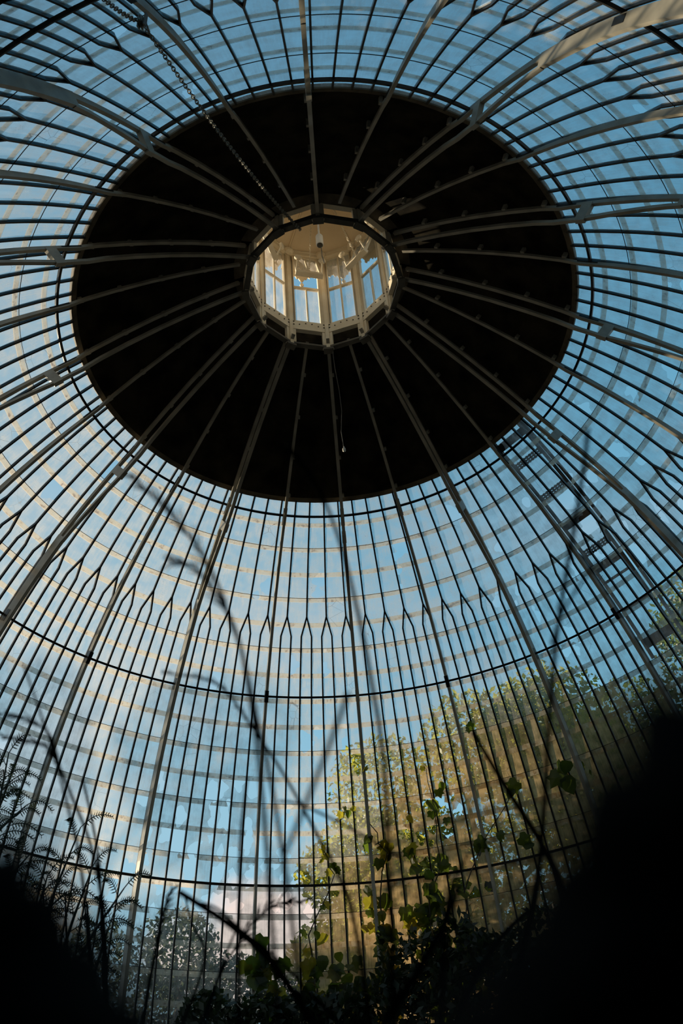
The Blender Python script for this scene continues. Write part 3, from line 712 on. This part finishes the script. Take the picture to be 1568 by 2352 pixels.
st = [(1010, 2340), (990, 2180), (985, 2060), (1012, 1975), (998, 1860), (978, 1765)]
vine('vine with dark leaf clusters climbing the middle of tan panes', st, along(st[:3], 55, 18, 22, 40, 2) + [(976, 1756, 18), (970, 1766, 14), (1015, 1806, 24), (1008, 1822, 22), (996, 1850, 34), (992, 1872, 22), (1025, 1886, 20), (940, 1880, 20), (945, 1950, 30), (950, 1985, 36), (955, 1995, 34), (938, 1960, 26), (1014, 1975, 34), (1020, 1990, 28), (985, 2010, 30), (990, 2045, 36), (1005, 2060, 32)], 2, autumn=.1)
st = [(1090, 2340), (1075, 2150), (1062, 2050), (1105, 1938), (1180, 1815)]
vine('dark vine reaching right towards the shadowed double rib', st, along(st[:2], 40, 26, 22, 40, 3) + [(1105, 1935, 30), (1095, 1945, 26), (1112, 1950, 22), (1150, 1918, 20), (1146, 1926, 18), (1178, 1806, 34), (1172, 1820, 26), (1205, 1930, 32), (1215, 1940, 26), (1065, 2052, 32), (1290, 1770, 44), (1275, 1790, 40), (1305, 1800, 44), (1300, 1760, 36), (1080, 1668, 20), (1076, 1676, 16)], 3, autumn=.05)
st = [(745, 2340), (718, 2240), (712, 2150), (765, 2010), (744, 1955)]
vine('thin vine with pale yellow leaves along the edge of blue sky', st, along(st[:3], 26, 14, 20, 36, 4) + [(740, 1955, 16), (748, 1968, 18), (738, 1978, 14), (765, 1990, 20), (775, 2000, 18), (742, 1946, 12), (755, 2005, 18), (750, 2080, 18), (742, 2084, 14)], 4, autumn=.75)
st = [(640, 2350), (610, 2240), (575, 2210)]
vine('low vine with broad leaves in front of the pink cloud', st, along(st, 26, 22, 22, 42, 5) + [(655, 2215, 34), (632, 2222, 30), (560, 2225, 34), (600, 2200, 40)], 5, autumn=.3)
st = [(820, 2350), (805, 2270), (770, 2255)]
vine('low dark vine at the foot of glass, left of the tall leafy vine', st, along(st, 26, 26, 24, 44, 6), 6, autumn=.1)
# dense shrub growing inside at the foot of the glass
def shrub(label, px, mat, n, size, seed, r0=.5):
    pts = [hit(x, y, -r - .2) for x, y, r in px]; rs = [r for _, _, r in px]; b = Vector((pts[0].x, pts[0].y, 0))
    root = empty('shrub', b); tag(root, label, 'shrub', 'shrubs inside the glass'); leaf_cloud('foliage', mat, root, [p - b for p in pts], rs, n, size, seed)
    for i, p in enumerate(pts[:4]):
        mb = MB(); mb.tube([Vector((.1 * i, 0, 0)), (p - b) * .6 + Vector((.1, .1, 0)), p - b], [.05, .035, .01], 5); mb.build('stem', M['bark'], root)
shrub('dense dark shrub filling the foot of the dome under the vines', [(960, 2230, .7), (1050, 2180, .6), (1120, 2260, .8), (900, 2320, .6), (1180, 2220, .6), (1000, 2320, .8), (1250, 2150, .5)], M['feather'], 3600, .09, 41)
shrub('dark leafy shrub below the pink cloud', [(700, 2345, .45), (600, 2345, .45), (790, 2340, .5), (480, 2350, .5)], M['feather'], 2200, .09, 42)

# ------------------------------------------------------------------ feathery shrub at the left
fs = empty('feathery_shrub', at(60, 2200, 9.0)); fs.location.z = 0; tag(fs, 'dark feathery shrub with ferny leaflets against pale blue panes', 'shrub'); fo = fs.location.copy()
g = random.Random(5)
def frond(base, tip, droop, seed):
    g = random.Random(seed); mb = MB(); n = 13; ax = [base.lerp(tip, i / n) + Vector((0, 0, droop * math.sin(math.pi * i / n))) for i in range(n + 1)]
    mb.tube([p - fo for p in ax], .004, 4); side = (tip - base).cross(CAM - base).normalized()
    for i in range(2, n + 1):
        d = (ax[i] - ax[i - 1]).normalized()
        for sg in (-1, 1):
            c = ax[i]; ll = .050 * (1.1 - i / n * .5) * g.uniform(.8, 1.1); dr = (side * sg + d * .7 + Vector((0, 0, -.25)) + (CAM - c).normalized() * g.gauss(0, .3)).normalized(); h = d * .0035
            mb.quad([c - fo - h, c + dr * ll * .5 - h * 1.3 - fo, c + dr * ll - fo, c + dr * ll * .5 + h * 1.3 - fo, c - fo + h])
    return mb.build('frond', M['feather'], fs)
# branches, each with leaf-fronds on both sides
BR = [((-40, 2050), (20, 1730)), ((-60, 1980), (60, 1850)), ((-30, 2100), (70, 1960)), ((60, 2230), (185, 1900)), ((120, 2260), (215, 1985)), ((140, 2280), (285, 2040)), ((60, 2200), (110, 2010)), ((-60, 1900), (30, 1790)), ((20, 2200), (150, 2050)), ((200, 2300), (260, 2100))]
for k, (b0, b1) in enumerate(BR):
    d = 8.2 + .35 * (k % 5); A_, B_ = at(*b0, d), at(*b1, d + .3); mb = MB(); mb.tube([A_ - fo, A_.lerp(B_, .5) - fo + Vector((0, 0, .05)), B_ - fo], [.016, .012, .005], 5); mb.build('branch', M['feather'], fs)
    for i in range(9):
        f = .25 + .75 * i / 8; x, y = b0[0] + (b1[0] - b0[0]) * f, b0[1] + (b1[1] - b0[1]) * f; sg = -1 if i % 2 else 1; L = g.uniform(50, 85); an = math.atan2(b1[0] - b0[0], b0[1] - b1[1]) + sg * g.uniform(.5, 1.2)
        frond(at(x, y, d + .3 * f), at(x + math.sin(an) * L, y - math.cos(an) * L * .8, d + .3 * f + g.uniform(-.15, .15)), .06, 100 + 20 * k + i)
for i in range(5):
    a = at(-20 + 60 * i, 2340, 9); b = at(0 + 50 * i, 1990 + 20 * i, 9); mb = MB(); mb.tube([Vector((a.x, a.y, 0)) - fo, a - fo, b - fo], [.02, .014, .006], 5); mb.build('stem', M['bark'], fs)

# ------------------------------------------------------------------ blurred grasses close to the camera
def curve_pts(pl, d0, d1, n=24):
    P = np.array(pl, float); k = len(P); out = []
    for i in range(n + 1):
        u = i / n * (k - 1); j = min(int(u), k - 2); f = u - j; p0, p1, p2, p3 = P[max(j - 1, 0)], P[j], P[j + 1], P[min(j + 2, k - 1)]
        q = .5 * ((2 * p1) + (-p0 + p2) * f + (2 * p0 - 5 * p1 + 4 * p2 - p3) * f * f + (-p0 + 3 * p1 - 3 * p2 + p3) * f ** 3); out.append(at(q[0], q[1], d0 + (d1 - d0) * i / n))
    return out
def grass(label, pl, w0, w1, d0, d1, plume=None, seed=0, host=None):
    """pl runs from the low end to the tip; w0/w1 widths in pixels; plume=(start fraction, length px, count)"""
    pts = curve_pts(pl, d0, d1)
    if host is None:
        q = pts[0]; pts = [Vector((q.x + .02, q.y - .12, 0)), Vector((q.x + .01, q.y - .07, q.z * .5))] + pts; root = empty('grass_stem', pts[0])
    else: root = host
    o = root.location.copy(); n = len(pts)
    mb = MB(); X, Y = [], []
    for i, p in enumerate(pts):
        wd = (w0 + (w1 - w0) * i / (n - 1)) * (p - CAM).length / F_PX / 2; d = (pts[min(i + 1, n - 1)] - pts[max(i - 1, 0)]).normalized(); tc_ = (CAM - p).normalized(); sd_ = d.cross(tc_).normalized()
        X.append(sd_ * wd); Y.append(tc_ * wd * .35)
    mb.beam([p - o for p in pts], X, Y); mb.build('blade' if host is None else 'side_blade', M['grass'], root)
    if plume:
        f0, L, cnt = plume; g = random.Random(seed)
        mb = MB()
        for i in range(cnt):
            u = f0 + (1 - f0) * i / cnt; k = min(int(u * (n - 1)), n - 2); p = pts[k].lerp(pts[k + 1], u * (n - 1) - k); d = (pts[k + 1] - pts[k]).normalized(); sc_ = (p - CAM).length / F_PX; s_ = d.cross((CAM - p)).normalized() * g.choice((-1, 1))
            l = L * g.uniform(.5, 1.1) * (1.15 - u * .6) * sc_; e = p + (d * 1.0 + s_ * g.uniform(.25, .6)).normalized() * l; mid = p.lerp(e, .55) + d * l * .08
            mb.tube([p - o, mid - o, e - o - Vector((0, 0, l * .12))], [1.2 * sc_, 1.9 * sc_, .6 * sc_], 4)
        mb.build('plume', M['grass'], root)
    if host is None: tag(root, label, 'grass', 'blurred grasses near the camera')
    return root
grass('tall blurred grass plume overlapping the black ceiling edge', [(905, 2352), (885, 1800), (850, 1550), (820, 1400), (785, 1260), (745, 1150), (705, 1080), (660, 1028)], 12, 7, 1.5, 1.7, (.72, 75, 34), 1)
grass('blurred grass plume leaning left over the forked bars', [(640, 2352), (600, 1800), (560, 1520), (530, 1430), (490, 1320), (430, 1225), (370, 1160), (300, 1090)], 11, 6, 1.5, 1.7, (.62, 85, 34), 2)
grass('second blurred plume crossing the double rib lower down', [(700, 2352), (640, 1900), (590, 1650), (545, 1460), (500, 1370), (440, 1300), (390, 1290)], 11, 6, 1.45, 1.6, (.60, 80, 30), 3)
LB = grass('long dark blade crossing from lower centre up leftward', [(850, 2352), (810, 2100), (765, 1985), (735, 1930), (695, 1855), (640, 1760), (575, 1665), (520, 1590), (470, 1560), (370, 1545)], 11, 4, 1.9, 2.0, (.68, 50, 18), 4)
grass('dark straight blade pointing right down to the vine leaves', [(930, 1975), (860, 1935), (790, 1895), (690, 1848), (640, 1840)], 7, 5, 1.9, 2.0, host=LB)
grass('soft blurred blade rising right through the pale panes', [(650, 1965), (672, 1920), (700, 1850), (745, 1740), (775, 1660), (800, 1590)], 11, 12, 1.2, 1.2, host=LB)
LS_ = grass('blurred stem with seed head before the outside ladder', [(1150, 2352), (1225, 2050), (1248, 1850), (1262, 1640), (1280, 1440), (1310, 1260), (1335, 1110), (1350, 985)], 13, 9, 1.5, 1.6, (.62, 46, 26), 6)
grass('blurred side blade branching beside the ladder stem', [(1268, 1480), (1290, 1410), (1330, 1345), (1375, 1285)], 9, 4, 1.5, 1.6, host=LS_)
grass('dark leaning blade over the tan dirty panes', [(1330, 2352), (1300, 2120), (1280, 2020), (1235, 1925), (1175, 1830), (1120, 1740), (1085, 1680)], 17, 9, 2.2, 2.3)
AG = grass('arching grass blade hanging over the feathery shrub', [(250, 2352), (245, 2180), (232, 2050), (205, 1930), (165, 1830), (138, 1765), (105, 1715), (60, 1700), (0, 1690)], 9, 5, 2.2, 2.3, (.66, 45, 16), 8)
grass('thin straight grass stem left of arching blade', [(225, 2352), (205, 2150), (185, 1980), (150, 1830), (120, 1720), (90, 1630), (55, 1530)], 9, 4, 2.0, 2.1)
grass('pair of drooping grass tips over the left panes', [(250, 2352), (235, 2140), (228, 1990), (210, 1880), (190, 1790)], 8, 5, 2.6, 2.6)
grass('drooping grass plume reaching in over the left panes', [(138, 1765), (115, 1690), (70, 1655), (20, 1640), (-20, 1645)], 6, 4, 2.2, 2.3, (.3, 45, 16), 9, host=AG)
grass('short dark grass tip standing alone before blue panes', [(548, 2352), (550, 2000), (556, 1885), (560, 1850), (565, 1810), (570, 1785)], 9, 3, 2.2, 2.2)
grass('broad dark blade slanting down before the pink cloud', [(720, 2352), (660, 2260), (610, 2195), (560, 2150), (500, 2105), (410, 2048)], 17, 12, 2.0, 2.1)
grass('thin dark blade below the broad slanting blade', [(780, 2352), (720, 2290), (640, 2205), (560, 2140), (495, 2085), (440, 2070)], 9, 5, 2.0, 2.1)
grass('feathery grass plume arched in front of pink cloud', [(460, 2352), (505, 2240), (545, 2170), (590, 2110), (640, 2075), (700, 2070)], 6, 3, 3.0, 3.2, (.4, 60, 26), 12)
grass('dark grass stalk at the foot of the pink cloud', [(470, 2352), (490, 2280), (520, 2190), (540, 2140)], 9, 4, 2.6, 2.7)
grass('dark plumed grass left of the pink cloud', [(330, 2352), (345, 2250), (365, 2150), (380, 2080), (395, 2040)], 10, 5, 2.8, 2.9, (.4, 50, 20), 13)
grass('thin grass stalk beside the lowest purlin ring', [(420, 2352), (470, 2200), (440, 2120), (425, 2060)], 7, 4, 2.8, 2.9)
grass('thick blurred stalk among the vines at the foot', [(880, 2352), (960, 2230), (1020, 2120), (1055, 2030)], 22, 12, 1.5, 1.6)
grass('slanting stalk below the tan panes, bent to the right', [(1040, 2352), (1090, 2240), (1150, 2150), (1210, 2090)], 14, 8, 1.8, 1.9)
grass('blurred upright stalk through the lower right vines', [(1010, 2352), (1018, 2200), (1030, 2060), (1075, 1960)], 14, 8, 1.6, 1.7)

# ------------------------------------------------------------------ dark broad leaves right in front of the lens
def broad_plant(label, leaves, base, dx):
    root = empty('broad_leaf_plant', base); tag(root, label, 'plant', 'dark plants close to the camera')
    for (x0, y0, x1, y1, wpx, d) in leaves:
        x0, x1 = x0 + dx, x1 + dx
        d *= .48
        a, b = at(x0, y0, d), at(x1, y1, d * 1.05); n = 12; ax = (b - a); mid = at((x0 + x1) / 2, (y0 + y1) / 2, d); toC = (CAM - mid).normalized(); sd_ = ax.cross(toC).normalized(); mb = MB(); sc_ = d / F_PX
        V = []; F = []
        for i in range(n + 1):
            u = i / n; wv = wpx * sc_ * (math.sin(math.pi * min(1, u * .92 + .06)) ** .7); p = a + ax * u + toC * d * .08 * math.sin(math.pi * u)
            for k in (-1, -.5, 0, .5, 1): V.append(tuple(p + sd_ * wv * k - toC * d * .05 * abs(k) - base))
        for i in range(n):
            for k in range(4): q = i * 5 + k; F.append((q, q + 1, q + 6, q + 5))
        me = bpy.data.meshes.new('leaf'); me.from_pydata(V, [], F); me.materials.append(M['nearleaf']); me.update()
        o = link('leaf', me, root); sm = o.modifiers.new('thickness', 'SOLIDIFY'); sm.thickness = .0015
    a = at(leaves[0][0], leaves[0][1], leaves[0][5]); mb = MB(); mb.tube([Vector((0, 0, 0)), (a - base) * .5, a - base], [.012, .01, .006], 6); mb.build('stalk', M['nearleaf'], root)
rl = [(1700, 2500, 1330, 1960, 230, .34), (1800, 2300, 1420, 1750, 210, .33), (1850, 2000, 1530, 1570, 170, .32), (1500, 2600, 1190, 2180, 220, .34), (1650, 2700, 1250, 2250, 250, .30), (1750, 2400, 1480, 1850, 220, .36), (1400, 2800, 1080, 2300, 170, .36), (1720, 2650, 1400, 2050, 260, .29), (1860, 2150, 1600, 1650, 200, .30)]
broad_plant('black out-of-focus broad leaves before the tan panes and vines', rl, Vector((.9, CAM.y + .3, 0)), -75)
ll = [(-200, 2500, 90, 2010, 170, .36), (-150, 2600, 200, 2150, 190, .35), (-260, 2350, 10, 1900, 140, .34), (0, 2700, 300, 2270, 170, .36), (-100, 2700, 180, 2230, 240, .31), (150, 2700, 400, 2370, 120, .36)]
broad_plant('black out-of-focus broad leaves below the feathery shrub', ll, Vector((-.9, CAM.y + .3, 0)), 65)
bpy.context.view_layer.update()
